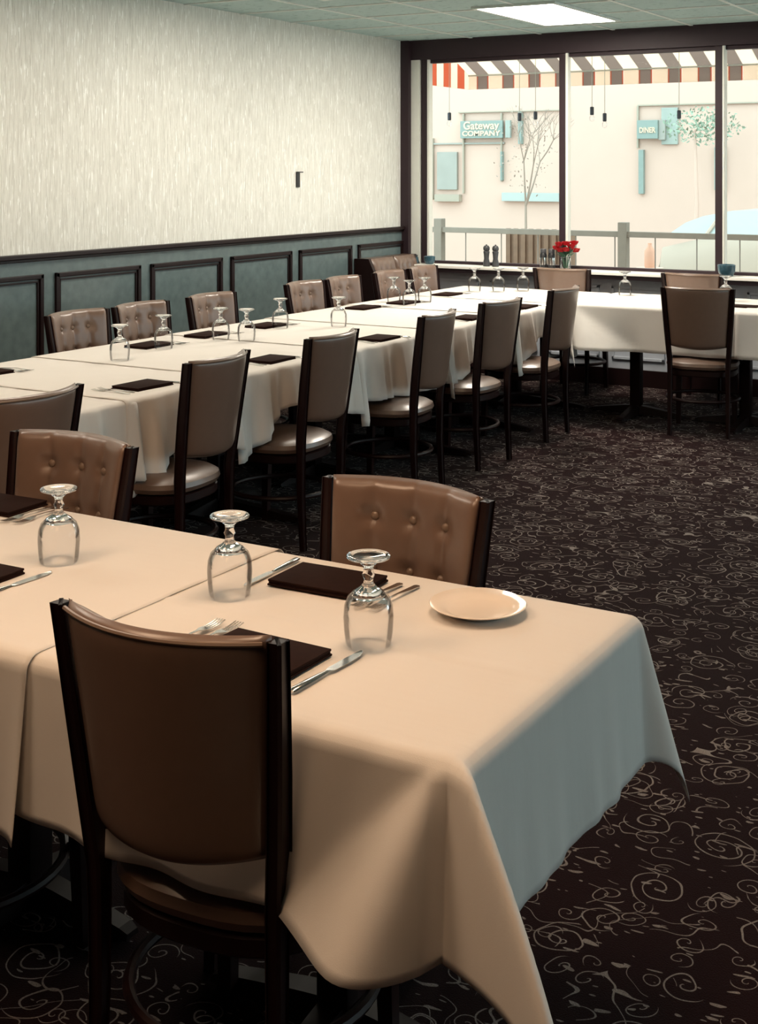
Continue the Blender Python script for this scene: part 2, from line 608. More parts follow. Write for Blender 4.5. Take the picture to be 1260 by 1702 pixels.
def awning():
    t = thing('awning', 'red and white striped awning with a square valance outside the window', 'awning', (0, 0, 0))
    X0, X1, Ya, Yo, Zt, Zh, Zv = -5.865, 4.4, YW + .16, 11.70, 3.34, 2.585, 2.445
    P = .276
    bm = bmesh.new(); bv = bmesh.new()
    n = int((X1 - X0) / P) + 1
    th = .004

    def strip(b, x0, x1, mi):
        # sloping canvas with thickness
        c = [(x0, Ya, Zt), (x1, Ya, Zt), (x1, Yo, Zh), (x0, Yo, Zh)]
        v = [b.verts.new(p) for p in c] + [b.verts.new((p[0], p[1], p[2] + th)) for p in c]
        for f in ((3, 2, 1, 0), (4, 5, 6, 7), (0, 1, 5, 4), (1, 2, 6, 5), (2, 3, 7, 6), (3, 0, 4, 7)):
            b.faces.new([v[k] for k in f]).material_index = mi

    for i in range(n):
        x = X0 + .09 + i * P
        segs = ((x - .145, x, 0), (x, x + .125, 1))
        for a, b_, mi in segs:
            a = max(a, X0); b_ = min(b_, X1)
            if b_ <= a: continue
            strip(bm, a, b_, mi)
            if mi == 1:
                box(bv, a, a + .012, Yo, Yo + th, Zv, Zh, mi=2); box(bv, a + .012, b_ - .012, Yo, Yo + th, Zv, Zh, mi=1); box(bv, b_ - .012, b_, Yo, Yo + th, Zv, Zh, mi=2)
            else:
                box(bv, a, b_, Yo, Yo + th, Zv, Zh, mi=0)
    mats = [M['awn_white'], M['awn_dark'], M['awn_red']]
    mesh('canopy', bm, mats, t); mesh('valance', bv, mats, t)
    # closed side at the left end, striped upright
    bs = bmesh.new(); y = Ya; k = 0
    while y < Yo - .01:
        y1 = min(y + (.15 if k % 2 else .14), Yo)
        za = Zt + (Zh - Zt) * (y - Ya) / (Yo - Ya); zb = Zt + (Zh - Zt) * (y1 - Ya) / (Yo - Ya)
        c = [(X0, y, Zv), (X0, y1, Zv), (X0, y1, zb), (X0, y, za)]
        v = [bs.verts.new(p) for p in c] + [bs.verts.new((p[0] + th, p[1], p[2])) for p in c]
        for f in ((3, 2, 1, 0), (4, 5, 6, 7), (0, 1, 5, 4), (1, 2, 6, 5), (2, 3, 7, 6), (3, 0, 4, 7)):
            bs.faces.new([v[q] for q in f]).material_index = 2 if k % 2 else 0
        y = y1; k += 1
    mesh('side_panel', bs, mats, t)
    bf = bmesh.new(); box(bf, X0, X1, Yo - .02, Yo, Zh - .012, Zh + .002)
    mesh('front_bar', bf, M['ext_trim'], t)


awning()

# railing of the patio
RY = 12.4
rt = thing('railing', 'weathered patio railing with thin wires outside the window', 'railing', (0, RY, -.05))
bm = bmesh.new(); box(bm, -9, 4, -.03, .03, 1.045, 1.10, .004); mesh('top_rail', bm, M['rail'], rt)
for k in range(6):
    x = -8.60 + 2.04 * k
    bm = bmesh.new(); box(bm, x - .045, x + .045, -.05, .05, 0, 1.19, .006); mesh('post', bm, M['rail'], rt)
for k in range(26):
    x = -8.3 + .41 * k
    bm = bmesh.new(); tube(bm, [(x, 0, .06), (x, 0, 1.05)], .006, 6); mesh('baluster', bm, M['rail_wire'], rt)
bm = bmesh.new(); box(bm, -9, 4, -.015, .015, .05, .075); mesh('bottom_rail', bm, M['rail'], rt)

# slatted planter behind the railing
pt = thing('planter_box', 'brown slatted wooden planter box outside behind the patio railing', 'planter', (-5.70, 13.1, -.05))
bm = bmesh.new(); box(bm, -.34, .34, -.16, .16, .55, 1.06, .004); mesh('box_body', bm, M['planter'], pt)
for k in range(8):
    bm = bmesh.new(); x = -.33 + k * .088
    box(bm, x, x + .05, -.185, -.16, .42 + .03 * (k % 3), 1.08, .004); mesh('slat', bm, M['planter'], pt)
for x in (-.30, .25): mesh('leg', BX(x, x + .05, -.1, .1, 0, .55), M['planter'], pt)
# small yellow plant in a pot
pp = thing('potted_plant', 'small yellow green plant in a pot below the slatted planter', 'plant', (-5.32, 12.75, -.05))
bm = bmesh.new(); lathe(bm, [(.07, 0), (.10, .5), (.085, .5), (.08, .46)], 14); mesh('pot', bm, M['white_ext'], pp, True)
bm = bmesh.new()
for k in range(60):
    a = random.uniform(0, 2 * pi); e = random.uniform(.2, 1.4); L = random.uniform(.08, .2)
    p = Vector((cos(a) * cos(e), sin(a) * cos(e), sin(e))) * L + Vector((0, 0, .48))
    q = Vector((-sin(a), cos(a), 0)) * .018
    vs = [bm.verts.new(v) for v in (Vector((0, 0, .47)), p * .5 + Vector((0, 0, .24)) + q, p, p * .5 + Vector((0, 0, .24)) - q)]
    bm.faces.new(vs)
mesh('leaves', bm, M['plant_y'], pp)

# facade over the road
FY = 20.0
bm = bmesh.new(); box(bm, -26, 8, FY, FY + .4, -.05, 8)
fac = thing('shop_building', 'pale sunlit shop front across the street', 'building', (0, 0, 0))
mesh('facade_wall', bm, M['white_ext'], fac)


def fbox(name, x0, x1, z0, z1, mat, d=.06, lab=None):
    o = mesh(name, BX(x0, x1, FY - d, FY - .001, z0, z1, bev=.006), M[mat], fac)
    if lab: tag(o, lab)
    return o


fbox('shop_window', -10.60, -10.22, 1.32, 1.96, 'ext_glass')
fbox('planter_ledge', -10.62, -10.15, 1.12, 1.24, 'ext_trim', .12)
fbox('transom', -10.72, -9.35, 2.085, 2.115, 'ext_glass', .04)
fbox('mullion', -10.115, -10.09, 1.26, 2.60, 'ext_trim', .06)
fbox('mullion', -9.41, -9.385, 1.46, 2.60, 'ext_trim', .06)
fbox('mullion', -10.71, -10.68, 1.15, 2.2, 'ext_trim', .06)
fbox('downpipe', -9.40, -9.37, 1.48, 1.96, 'ext_teal', .09)
fbox('drainpipe', -9.07, -9.015, 2.08, 2.61, 'ext_teal', .1)
fbox('lintel', -10.2, -8.2, 2.615, 2.635, 'ext_trim', .05)
fbox('ledge', -9.37, -8.35, 1.14, 1.28, 'car_glass', .10, 'pale blue shop counter ledge')
fbox('lintel', -7.05, -5.0, 2.655, 2.68, 'ext_trim', .05)
fbox('jamb', -7.06, -7.03, 2.0, 2.66, 'ext_trim', .05)
fbox('door_panel', -6.66, -6.40, 2.05, 2.62, 'ext_teal2', .05)
fbox('downpipe', -7.02, -6.94, 1.28, 1.97, 'ext_teal', .08)
fbox('shop_window', -5.83, -5.76, 1.35, 2.0, 'ext_teal2', .05)
fbox('shop_window', -5.72, -5.66, 1.35, 2.0, 'ext_teal2', .05)


def text(body, size, loc, mat, parent, sx=1.0, name='lettering'):
    c = bpy.data.curves.new(name, 'FONT'); c.body = body; c.size = size; c.extrude = .006
    c.align_x = 'CENTER'; c.align_y = 'CENTER'; c.offset = .004
    tmp = link(name, c)
    bpy.context.view_layer.update()
    me = bpy.data.meshes.new_from_object(tmp.evaluated_get(bpy.context.evaluated_depsgraph_get()))
    bpy.data.objects.remove(tmp)
    me.materials.clear(); me.materials.append(mat)
    o = link(name, me, parent); o.location = loc; o.rotation_euler = (radians(90), 0, 0); o.scale = (sx, 1, 1)
    return o


sg = thing('shop_sign', 'teal shop sign with two lines of cream lettering across the street', 'sign', (-9.70, FY - .07, 2.345))
mesh('sign_board', BX(-.42, .36, -.06, .0, -.16, .13, bev=.006), M['ext_teal'], sg)
mesh('sign_flag', BX(.41, .50, -.06, .0, -.16, .13, bev=.006), M['ext_teal2'], sg)
text('Gateway', .185, (-.03, -.066, .045), M['ext_letter'], sg, 1.0)
text('COMPANY', .115, (-.03, -.066, -.085), M['ext_letter'], sg, 1.25)
sg = thing('diner_sign', 'teal boxed shop sign with one row of white block letters', 'sign', (-6.85, FY - .06, 2.29))
mesh('sign_board', BX(-.17, .165, -.09, .0, -.15, .14, bev=.006), M['ext_teal'], sg)
mesh('sign_side', BX(.165, .27, -.05, .0, -.17, .14, bev=.006), M['ext_glass'], sg)
text('DINER', .115, (0, -.096, -.02), M['ext_letter'], sg, .78)

# shrubs and bare tree on the far pavement


def leaf_cloud(name, mat, parent, c, r, n, sz, seed):
    rr = random.Random(seed); bm = bmesh.new()
    for _ in range(n):
        d = Vector((rr.gauss(0, 1), rr.gauss(0, 1), rr.gauss(0, 1))).normalized() * (rr.random() ** .5)
        p = Vector((c[0] + d.x * r[0], c[1] + d.y * r[1], c[2] + d.z * r[2]))
        u = Vector((rr.gauss(0, 1), rr.gauss(0, 1), rr.gauss(0, 1))).normalized(); v = u.orthogonal().normalized()
        s = sz * rr.uniform(.6, 1.3)
        bm.faces.new([bm.verts.new(q) for q in (p + u * s, p + v * s * .5, p - u * s, p - v * s * .5)])
    return mesh(name, bm, mat, parent, recalc=False)


t = thing('leafy_tree', 'leafy green tree crown in front of the shop front across the street', 'tree', (-5.9, 19.2, -.05))
leaf_cloud('foliage', M['foliage'], t, (.12, 0, 2.36), (.62, .3, .30), 520, .032, 3)
bm = bmesh.new(); tube(bm, [(0, 0, 0), (.03, 0, 1.2), (0, 0, 2.3)], [.05, .035, .02]); mesh('trunk', bm, M['white_ext'], t, True)
t = thing('bare_tree', 'pale sparse tree seen beside the first window post across the street', 'tree', (-8.35, 18.6, -.05))
bm = bmesh.new(); rr = random.Random(5)


def branch(p, d, L, r, k):
    q = p + d * L
    tube(bm, [p, (p + q) / 2 + Vector((rr.uniform(-.02, .02), 0, 0)), q], [r, r * .8, r * .6], 5)
    if k:
        for _ in range(3):
            e = (d + Vector((rr.uniform(-.8, .8), rr.uniform(-.6, .6), rr.uniform(-.2, .6)))).normalized()
            branch(q, e, L * .62, r * .55, k - 1)


branch(Vector((0, 0, 0)), Vector((0, 0, 1)), 1.15, .03, 4)
mesh('trunk', bm, M['branch'], t, True)
leaf_cloud('leaves', M['branch'], t, (0, 0, 2.0), (.55, .4, .75), 160, .022, 9)

# parked car
car = thing('car', 'silver parked car with a blue windshield behind the patio railing', 'car', (-3.2, 16.0, -.05))


def car_build():
    L, Wd = 3.9, 1.7
    # body: stations along x
    st = [(-1.95, .45, .62, .70), (-1.90, .30, .78, .76), (-1.5, .25, .88, .82), (-1.15, .25, .95, .84), (0, .22, .98, .85), (1.2, .24, .98, .84), (1.75, .28, .95, .80), (1.95, .40, .80, .72)]
    rings = []
    for x, zb, zt, hw in st:
        rings.append([(x, -hw, zb + .08), (x, -hw + .1, zb), (x, hw - .1, zb), (x, hw, zb + .08), (x, hw, zt - .18), (x, hw - .08, zt), (x, -hw + .08, zt), (x, -hw, zt - .18)])
    b = bmesh.new(); loft(b, rings); mesh('body', b, M['car_body'], car, True)
    # cabin
    prof = [(-1.78, .96), (-1.62, 1.08), (-1.42, 1.16), (-1.1, 1.225), (-.4, 1.245), (.5, 1.23), (1.0, 1.14), (1.45, .96)]
    rings = []
    for x, z in prof:
        hw = .74 - (z - .96) * .55
        rings.append([(x, -.76, .94), (x, -hw, z), (x, hw, z), (x, .76, .94)])
    b = bmesh.new(); loft(b, rings); mesh('windshield', b, M['car_glass'], car, True)
    for x in (-1.18, -.35, .55):
        b = bmesh.new(); tube(b, [(x - .16, -.775, .95), (x, -.60, 1.235)], .022, 6)
        mesh('window_pillar', b, M['car_body'], car, True)
    for x in (-1.25, 1.2):
        for s in (-1, 1):
            b = bmesh.new()
            rings = [[(x + r * cos(2 * pi * k / 24), s * yy, .31 + r * sin(2 * pi * k / 24)) for k in range(24)] for r, yy in ((.2, .62), (.31, .64), (.31, .80), (.22, .83))]
            loft(b, rings); mesh('wheel', b, M['tyre'], car, True)


car_build()

# string lights under the awning
PEND = [(-5.82, 2.16, 'hanging patio bulb nearest the left window corner'),
        (-5.09, 2.14, 'hanging patio bulb beside the dull teal drainpipe'),
        (-4.93, 2.15, 'hanging patio bulb just left of the first window post'),
        (-4.38, 2.18, 'hanging patio bulb high up, left one of the middle pair'),
        (-4.26, 2.12, 'hanging patio bulb lower, right one of the middle pair'),
        (-3.58, 2.13, 'hanging patio bulb beside the white block letter sign')]
pb = thing('pendant_bulb', '', 'lamp', (0, 0, 0), 0, 'bulbs hanging under the awning')
bm = bmesh.new(); lathe(bm, [(.012, .04), (.018, .035), (.018, -.03), (.012, -.035)], 12); mesh('socket', bm, M['bulb_socket'], pb, True)
bm = bmesh.new(); lathe(bm, [(.010, -.035), (.022, -.055), (.024, -.07), (.014, -.088), (.002, -.092)], 12); mesh('bulb', bm, M['glass_thin'], pb, True)
bm = bmesh.new(); tube(bm, [(0, 0, .04), (0, 0, .66)], .003, 5); mesh('cord', bm, M['ext_trim'], pb)
mk = Maker(pb)
for x, z, lb in PEND: mk.put((x, 11.2, z), 0, lb)
# orange jug and leaning sticks on the patio
t = thing('plastic_jug', 'orange plastic jug on the patio ledge behind the railing', 'jug', (-4.46, 13.0, -.12))
bm = bmesh.new(); lathe(bm, [(.05, .78), (.055, .80), (.055, .95), (.02, 1.0), (.02, 1.03)], 14); mesh('jug_body', bm, M['orange'], t, True)
bm = bmesh.new(); lathe(bm, [(.12, 0), (.03, .02), (.03, .76), (.14, .78)], 14); mesh('side_stand', bm, M['white_ext'], t, True)

# ------------------------------------------------------------------ chairs


def make_chair():
    t = thing('dining_chair', '', 'chair')
    # seat
    bm = bmesh.new()
    prof = [(.02, .405), (.200, .405), (.222, .413), (.231, .430), (.226, .448), (.200, .463), (.15, .472), (.08, .477), (.005, .479)]
    n = 40; rings = []
    for r, z in prof:
        ring = []
        for i in range(n):
            a = 2 * pi * i / n; c, s = cos(a), sin(a)
            k = (abs(c) ** 2.7 + abs(s) ** 2.7) ** (-1 / 2.7)
            ring.append((r * k * c * .97, r * k * s * .96 + .0, z))
        rings.append(ring)
    loft(bm, rings); mesh('seat', bm, M['vinyl_back'], t, True)
    bm = bmesh.new()
    rings = []
    for r, z in ((.15, .365), (.205, .365), (.212, .372), (.212, .400), (.205, .4045), (.15, .4045)):
        ring = []
        for i in range(n):
            a = 2 * pi * i / n; c, s = cos(a), sin(a)
            k = (abs(c) ** 2.7 + abs(s) ** 2.7) ** (-1 / 2.7)
            ring.append((r * k * c, r * k * s, z))
        rings.append(ring)
    loft(bm, rings); mesh('seat_frame', bm, M['dark_wood'], t, True)

    # rear legs running up as back posts
    def ctr(z):
        if z < .46: return .176, -.215
        u = (z - .46) / (.925 - .46)
        return .176 + .036 * u ** .9, -.215 - .058 * u ** 1.15
    for s in (-1, 1):
        bm = bmesh.new(); rings = []
        for z, wx, wy in ((0, .0125, .0145), (.25, .014, .017), (.40, .0145, .019), (.47, .015, .0205), (.58, .015, .021), (.7, .015, .0205), (.82, .0145, .019), (.925, .014, .0175)):
            x, y = ctr(z)
            x *= s
            y -= .012 * (z < .05)
            b = .005
            ring = []
            for (sx, sy) in ((-1, -1), (1, -1), (1, 1), (-1, 1)):
                for (ox, oy) in (((sx * (wx - b)), sy * wy), (sx * wx, sy * (wy - b))) if sx * sy > 0 else ((sx * wx, sy * (wy - b)), (sx * (wx - b), sy * wy)):
                    ring.append((x + ox, y + oy, z))
            rings.append(ring)
        loft(bm, rings); mesh('rear_leg', bm, M['dark_wood'], t, True)
        bm = bmesh.new(); rings = []
        for z, w_ in ((0, .014), (.2, .0165), (.372, .019)):
            x, y = s * (.172 + .006 * (1 - z / .37)), .178 + .01 * (1 - z / .37)
            rings.append([(x - w_, y - w_, z), (x + w_, y - w_, z), (x + w_, y + w_, z), (x - w_, y + w_, z)])
        loft(bm, rings); mesh('front_leg', bm, M['dark_wood'], t)
    # ring stretcher
    bm = bmesh.new(); torus(bm, .222, .011, .215, 48, 8); mesh('ring_stretcher', bm, M['dark_wood'], t, True)

    # curved padded back
    Z0, Z1, SAG = .560, .932, .064
    NX, NZ = 52, 34
    cols = [-.50, 0, .50]; rows = [.77, .47, .17]

    def mid(s, tt):
        z = Z0 + (Z1 - Z0) * tt
        px, py = ctr(min(z, .925))
        hw = px - .0135
        zz = z - (.014 * (1 - s * s)) * (1 - tt) * 1.0
        return hw * s, py - SAG * (1 - s * s) + .004, zz, hw

    def edge(s, tt):
        e = max(0, 1 - abs(s) ** 10) * max(0, 1 - abs(2 * tt - 1) ** 14)
        return e ** .5

    bm = bmesh.new()
    F = []; B = []
    for j in range(NZ + 1):
        tt = j / NZ
        tt = .5 - .5 * cos(pi * tt) if False else tt
        rf = []; rb = []
        for i in range(NX + 1):
            s = -1 + 2 * i / NX
            x, y, z, hw = mid(s, tt)
            e = edge(s, tt)
            h = .030 * e
            dm = 0
            for c in cols:
                dx = (s - c) * hw
                for r in rows:
                    dz = (tt - r) * (Z1 - Z0)
                    dm = max(dm, .019 * exp(-(dx * dx + dz * dz) / (.022 ** 2)))
                dm = max(dm, .0085 * exp(-(dx / .012) ** 2) * (1 - abs(2 * tt - 1) ** 6))
            h -= dm * e
            hb = .019 * e
            k = bm.verts.new((x, y + h, z))
            rf.append(k)
            rb.append(k if (i in (0, NX) or j in (0, NZ)) else bm.verts.new((x, y - hb, z)))
        F.append(rf); B.append(rb)
    for j in range(NZ):
        for i in range(NX):
            bm.faces.new((F[j][i], F[j + 1][i], F[j + 1][i + 1], F[j][i + 1]))
            bm.faces.new((B[j][i], B[j][i + 1], B[j + 1][i + 1], B[j + 1][i]))
    pad = mesh('backrest', bm, M['vinyl_back'], t, 'all')
    bm = bmesh.new()
    pts = []
    for i in range(25):
        s = -.97 + 1.94 * i / 24
        x, y, z, hw = mid(s, .972); pts.append((x, y - .0150, z))
    tube(bm, pts, .0042, 6)
    mesh('piping', bm, M['piping'], pad, True)
    for c in cols:
        for r in rows:
            x, y, z, hw = mid(c, r)
            bm = bmesh.new()
            R = [(.0110, -.002), (.0115, .002), (.009, .006), (.004, .008), (.0004, .0084)]
            rings = [[(x + rr_ * cos(2 * pi * k / 14), y + .0115 + h_, z + rr_ * sin(2 * pi * k / 14)) for k in range(14)] for rr_, h_ in R]
            loft(bm, rings); mesh('button', bm, M['piping'], pad, True)
    return t


CH = Maker(make_chair())
G1 = 'chairs at the near table'; G2 = 'chairs along the aisle side of the long table'
G3 = 'chairs along the wall side of the long table'; G4 = 'chairs at the window table'
OFF = .215      # seat centre to rear foot
# near table, south side (backs to the camera)
CH.put((-1.398, 1.718 + OFF, 0), radians(4), 'large brown dining chair in front, its plain curved back to the camera', G1)
CH.put((-2.16, 1.715 + OFF, 0), radians(-2), 'dining chair mostly outside the frame at bottom left, only legs showing', G1)
# near table, north side (fronts to the camera)
CH.put((-1.495, 2.575 - OFF, 0), radians(177), 'buttoned taupe dining chair behind the near table beside the cream plate', G1)
CH.put((-2.53, 2.60 - OFF, 0), radians(179), 'buttoned taupe dining chair behind the near table at the left edge', G1)
# aisle side
for yc, rz, lb in ((3.14, 90, 'curved back dining chair mostly hidden behind the buttoned chair at left'),
               (4.10, 95, 'curved back dining chair second from left along the long table aisle'),
               (4.94, 93, 'curved back dining chair third from left along the long table aisle'),
               (5.92, 96, 'curved back dining chair fourth along the aisle, above the near buttoned chair'),
               (6.72, 86, 'curved back dining chair fifth along the aisle, second from the far end'),
               (7.60, 91, 'curved back dining chair sixth and farthest along the long table aisle')):
    CH.put((-3.215 - OFF, yc, 0), radians(rz), lb, G2)
# wall side
for yc, lb in ((5.04, 'tufted dining chair leftmost of the row along the panelled wall'),
               (5.53, 'tufted dining chair second from left along the panelled wall'),
               (6.15, 'tufted dining chair third from left along the panelled wall'),
               (7.13, 'tufted dining chair fourth from left along the panelled wall'),
               (7.60, 'tufted dining chair fifth along the panelled wall, before the dark bench end'),
               (8.22, 'tufted dining chair sixth along the wall, overlapping the corner bench'),
               (8.72, 'tufted dining chair at the window end of the row along the wall')):
    CH.put((-4.70 + OFF, yc, 0), radians(-90 + random.uniform(-.7, .7)), lb, G3)
# window side
CH.put((-3.79, 9.13 + OFF, 0), radians(1), 'grey backed dining chair facing the window wall under the red flowers', G4)
CH.put((-2.80, 9.13 + OFF, 0), radians(-1), 'grey backed dining chair facing the window wall behind the right chair', G4)
CH.put((-2.49, 8.06 + OFF, 0), radians(10), 'dining chair standing alone at right with its square back to the camera', G4)

# corner bench against the left wall
t = thing('banquette_bench', 'short tufted banquette bench with a dark end panel in the window corner', 'bench', (XL + .02, 9.27, 0))
for y0, y1 in ((-.40, -.365), (.34, .37)):
    bm = bmesh.new()
    pr = [(0, 0), (.43, 0), (.43, .50), (.30, .60), (.13, .955), (0, .955)]
    loft(bm, [[(x, y0, z) for x, z in pr], [(x, y1, z) for x, z in pr]]); mesh('end_panel', bm, M['dark_wood'], t)
bm = bmesh.new(); box(bm, .02, .44, -.365, .34, .12, .38, .005); mesh('base', bm, M['dark_wood'], t)
bm = bmesh.new(); box(bm, .10, .46, -.36, .335, .38, .48, .03); mesh('seat_cushion', bm, M['vinyl_back'], t, True)
for k, (a, b_) in enumerate(((-.36, -.02), (.0, .335))):
    bm = bmesh.new(); N = 16
    F = []
    for j in range(N + 1):
        row = []
        for i in range(N + 1):
            s = -1 + 2 * i / N; q = j / N
            e = (max(0, 1 - abs(s) ** 8) * max(0, 1 - abs(2 * q - 1) ** 10)) ** .5
            dm = max([.014 * exp(-(((s - c) * .17) / .012) ** 2) * (1 - abs(2 * q - 1) ** 4) for c in (-.5, 0, .5)])
            row.append(bm.verts.new((.22 - .09 * q + .035 * e - dm * e, a + (b_ - a) * i / N, .47 + .485 * q)))
        F.append(row)
    for j in range(N):
        for i in range(N): bm.faces.new((F[j][i], F[j][i + 1], F[j + 1][i + 1], F[j + 1][i]))
    ext = bmesh.ops.extrude_face_region(bm, geom=bm.faces[:])
    for v in [g for g in ext['geom'] if isinstance(g, bmesh.types.BMVert)]: v.co.x = .02
    mesh('back_cushion', bm, M['vinyl_back'], t, True)

# ------------------------------------------------------------------ tables
ZT = .765


def table(x0, x1, y0, y1, label, group, arm=.33, col=None):
    cx, cy = (x0 + x1) / 2, (y0 + y1) / 2
    if col: cx, cy = col
    t = thing('dining_table', label, 'table', (cx, cy, 0), 0, group)
    bm = bmesh.new(); box(bm, x0 - cx + .006, x1 - cx - .006, y0 - cy + .004, y1 - cy - .004, ZT - .035, ZT - .006, .008)
    mesh('tabletop', bm, M['dark_wood'], t, True)
    bm = bmesh.new(); box(bm, -.036, .036, -.036, .036, .06, ZT - .06, .008); mesh('column', bm, M['table_metal'], t, True)
    bm = bmesh.new(); box(bm, -.16, .16, -.16, .16, ZT - .06, ZT - .035, .004); mesh('mounting_plate', bm, M['table_metal'], t)
    ax = arm if not isinstance(arm, tuple) else arm[0]; ay = arm if not isinstance(arm, tuple) else arm[1]
    for dx, dy, L in ((1, 0, ax), (-1, 0, ax), (0, 1, ay), (0, -1, ay)):
        bm = bmesh.new(); rings = []
        for u in (0, .3, .7, .93, 1.0):
            w_ = .034 - .010 * u; zt = .075 - .045 * u ** 1.2; zb = .012
            if u == 1.0: w_ = .02; zt = .024
            px, py = dx * L * u, dy * L * u
            nx, ny = -dy, dx
            rings.append([(px - nx * w_, py - ny * w_, zb), (px + nx * w_, py + ny * w_, zb), (px + nx * w_ * .8, py + ny * w_ * .8, zt), (px - nx * w_ * .8, py - ny * w_ * .8, zt)])
        loft(bm, rings); ft = mesh('foot', bm, M['table_metal'], t)
        bm = bmesh.new(); lathe(bm, [(.014, 0), (.017, .003), (.017, .012), (.01, .0125)], 12, dx * (L - .03), dy * (L - .03))
        mesh('glide', bm, M['steel'], ft, True)
    return t


def cloth(label, x0, x1, y0, y1, dW=.30, dE=.30, dS=.30, dN=.30, zt=ZT, step=.02, seed=1, amp=.014, tilt=.06,
          fins=None, lift=(0, 0), hemE=None, hemW=None, group='white tablecloths', rho=.022, out0=.0, crease=None, gap=.0, freq=1.0, cone=None, fE=1.0, aE=1.0, fexp=1.3):
    """table cloth lying on the rectangle and hanging by d? over each side. lift=(z,axis 'y' near end) raises the near end"""
    rr = random.Random(seed)
    ph = [rr.uniform(0, 6.28) for _ in range(12)]
    fins = fins or {}

    def axis(a0, a1, d0, d1):
        n0 = max(1, int(d0 / step)) if d0 > 0 else 0
        n1 = max(1, int(d1 / step)) if d1 > 0 else 0
        nm = max(2, int((a1 - a0) / step))
        L = [a0 - d0 + d0 * i / n0 for i in range(n0)] if n0 else []
        L += [a0 + (a1 - a0) * i / nm for i in range(nm + 1)]
        L += [a1 + d1 * (i + 1) / n1 for i in range(n1)] if n1 else []
        # extra loops right at the edges
        ex = []
        for e, sgn, d in ((a0, -1, d0), (a1, 1, d1)):
            if d > 0:
                ex += [e + sgn * rho * k for k in (.3, .6, .95, 1.3, 1.6)]
        return sorted(set([round(v, 5) for v in L + ex]))

    U = axis(x0, x1, dW, dE); V = axis(y0, y1, dS, dN)

    def over(s):
        if s < rho * pi / 2:
            f = s / rho
            return rho * sin(f), rho * (1 - cos(f))
        e = s - rho * pi / 2
        return rho + e * sin(tilt), rho + e * cos(tilt)

    def fold(side, tcoord, s, dmax):
        k = side * 3
        g = (.55 * sin(tcoord * 11 * freq + ph[k]) + .35 * sin(tcoord * 23 * freq + ph[k + 1] + 1.5 * sin(tcoord * 5)) + .25 * sin(tcoord * 41 * freq + ph[k + 2]))
        return amp * (g + .5) * max(0, s / dmax) ** fexp

    def fade(tc, lo, hi, dlo, dhi):
        f = 1
        if dlo > 0: f *= sstep(0.0, .16, tc - lo)
        if dhi > 0: f *= sstep(0.0, .16, hi - tc)
        return f

    bm = bmesh.new(); grid = []
    for v in V:
        row = []
        for u in U:
            a = u - x1 if u > x1 + 1e-4 else (u - x0 if u < x0 - 1e-4 else 0)
            b = v - y1 if v > y1 + 1e-4 else (v - y0 if v < y0 - 1e-4 else 0)
            vv = min(max(v, y0), y1); uu = min(max(u, x0), x1)
            lf = lift[0] * (1 - (vv - y0) / (y1 - y0)) if lift[0] else 0
            if lift[1]: lf += lift[1] * (1 - (uu - x0) / (x1 - x0))
            z = zt + lf; g = gap + lf
            if a == 0 and b == 0:
                zz = .0014 * sin(u * 31 + ph[0]) * sin(v * 27 + ph[1]) * .5
                if crease:
                    for ax, c in crease:
                        dd = abs((u if ax == 'x' else v) - c)
                        zz += .0022 * exp(-(dd / .006) ** 2)
                p = (u, v, z + zz)
            elif b == 0:
                s = abs(a); dm = dE if a > 0 else dW
                hem = hemE if a > 0 else hemW
                s2 = s * (hem(vv) / dm if hem else 1)
                o, dn = over(s2)
                o += g + aE * fold(1 if a > 0 else 3, vv * fE, s2, dm) * fade(vv, y0, y1, dS, dN)
                p = ((x1 + o) if a > 0 else (x0 - o), v, z - dn)
            elif a == 0:
                s = abs(b); dm = dN if b > 0 else dS
                o, dn = over(s)
                o += g + fold(2 if b > 0 else 0, uu, s, dm) * fade(uu, x0, x1, dW, dE)
                if cone and b < 0 and s > .02:
                    q_ = ((uu - x0) if len(cone) > 2 else (x1 - uu)) / (cone[0] * s / dm)
                    if q_ < 1: o += cone[1] * (s - .02) * sin(pi * q_ ** .62) ** 1.2
                p = (u, (y1 + o) if b > 0 else (y0 - o), z - dn)
            else:
                sa, sb = (1 if a > 0 else -1), (1 if b > 0 else -1)
                r = hypot(a, b); th = atan2(abs(b), abs(a))
                key = ('N' if sb > 0 else 'S') + ('E' if sa > 0 else 'W')
                fk, ang, curl = fins.get(key, (.42, 45, .0))
                ang = radians(ang)
                o, dn = over(r)
                q = sin(2 * th) ** 1.25
                fin = fk * r * q * (1 - curl * (r / .42) ** 2)
                wob = .012 * sin(6 * th + ph[5]) * q * (r / .4)
                dx = (o + g) * cos(th) + fin * cos(ang) - wob * sin(ang)
                dy = (o + g) * sin(th) + fin * sin(ang) + wob * cos(ang)
                down = dn * (1 - .10 * q * fk)
                p = ((x1 if a > 0 else x0) + sa * dx, (y1 if b > 0 else y0) + sb * dy, z - down)
            row.append(bm.verts.new(p))
        grid.append(row)
    for j in range(len(V) - 1):
        for i in range(len(U) - 1):
            bm.faces.new((grid[j][i], grid[j][i + 1], grid[j + 1][i + 1], grid[j + 1][i]))
    o = mesh('tablecloth', bm, M['cloth'], None, 'all', recalc=False)
    md = o.modifiers.new('thickness', 'SOLIDIFY'); md.thickness = .0016; md.offset = 1
    return tag(o, label, 'tablecloth', group)


TG = 'tables under the white cloths'
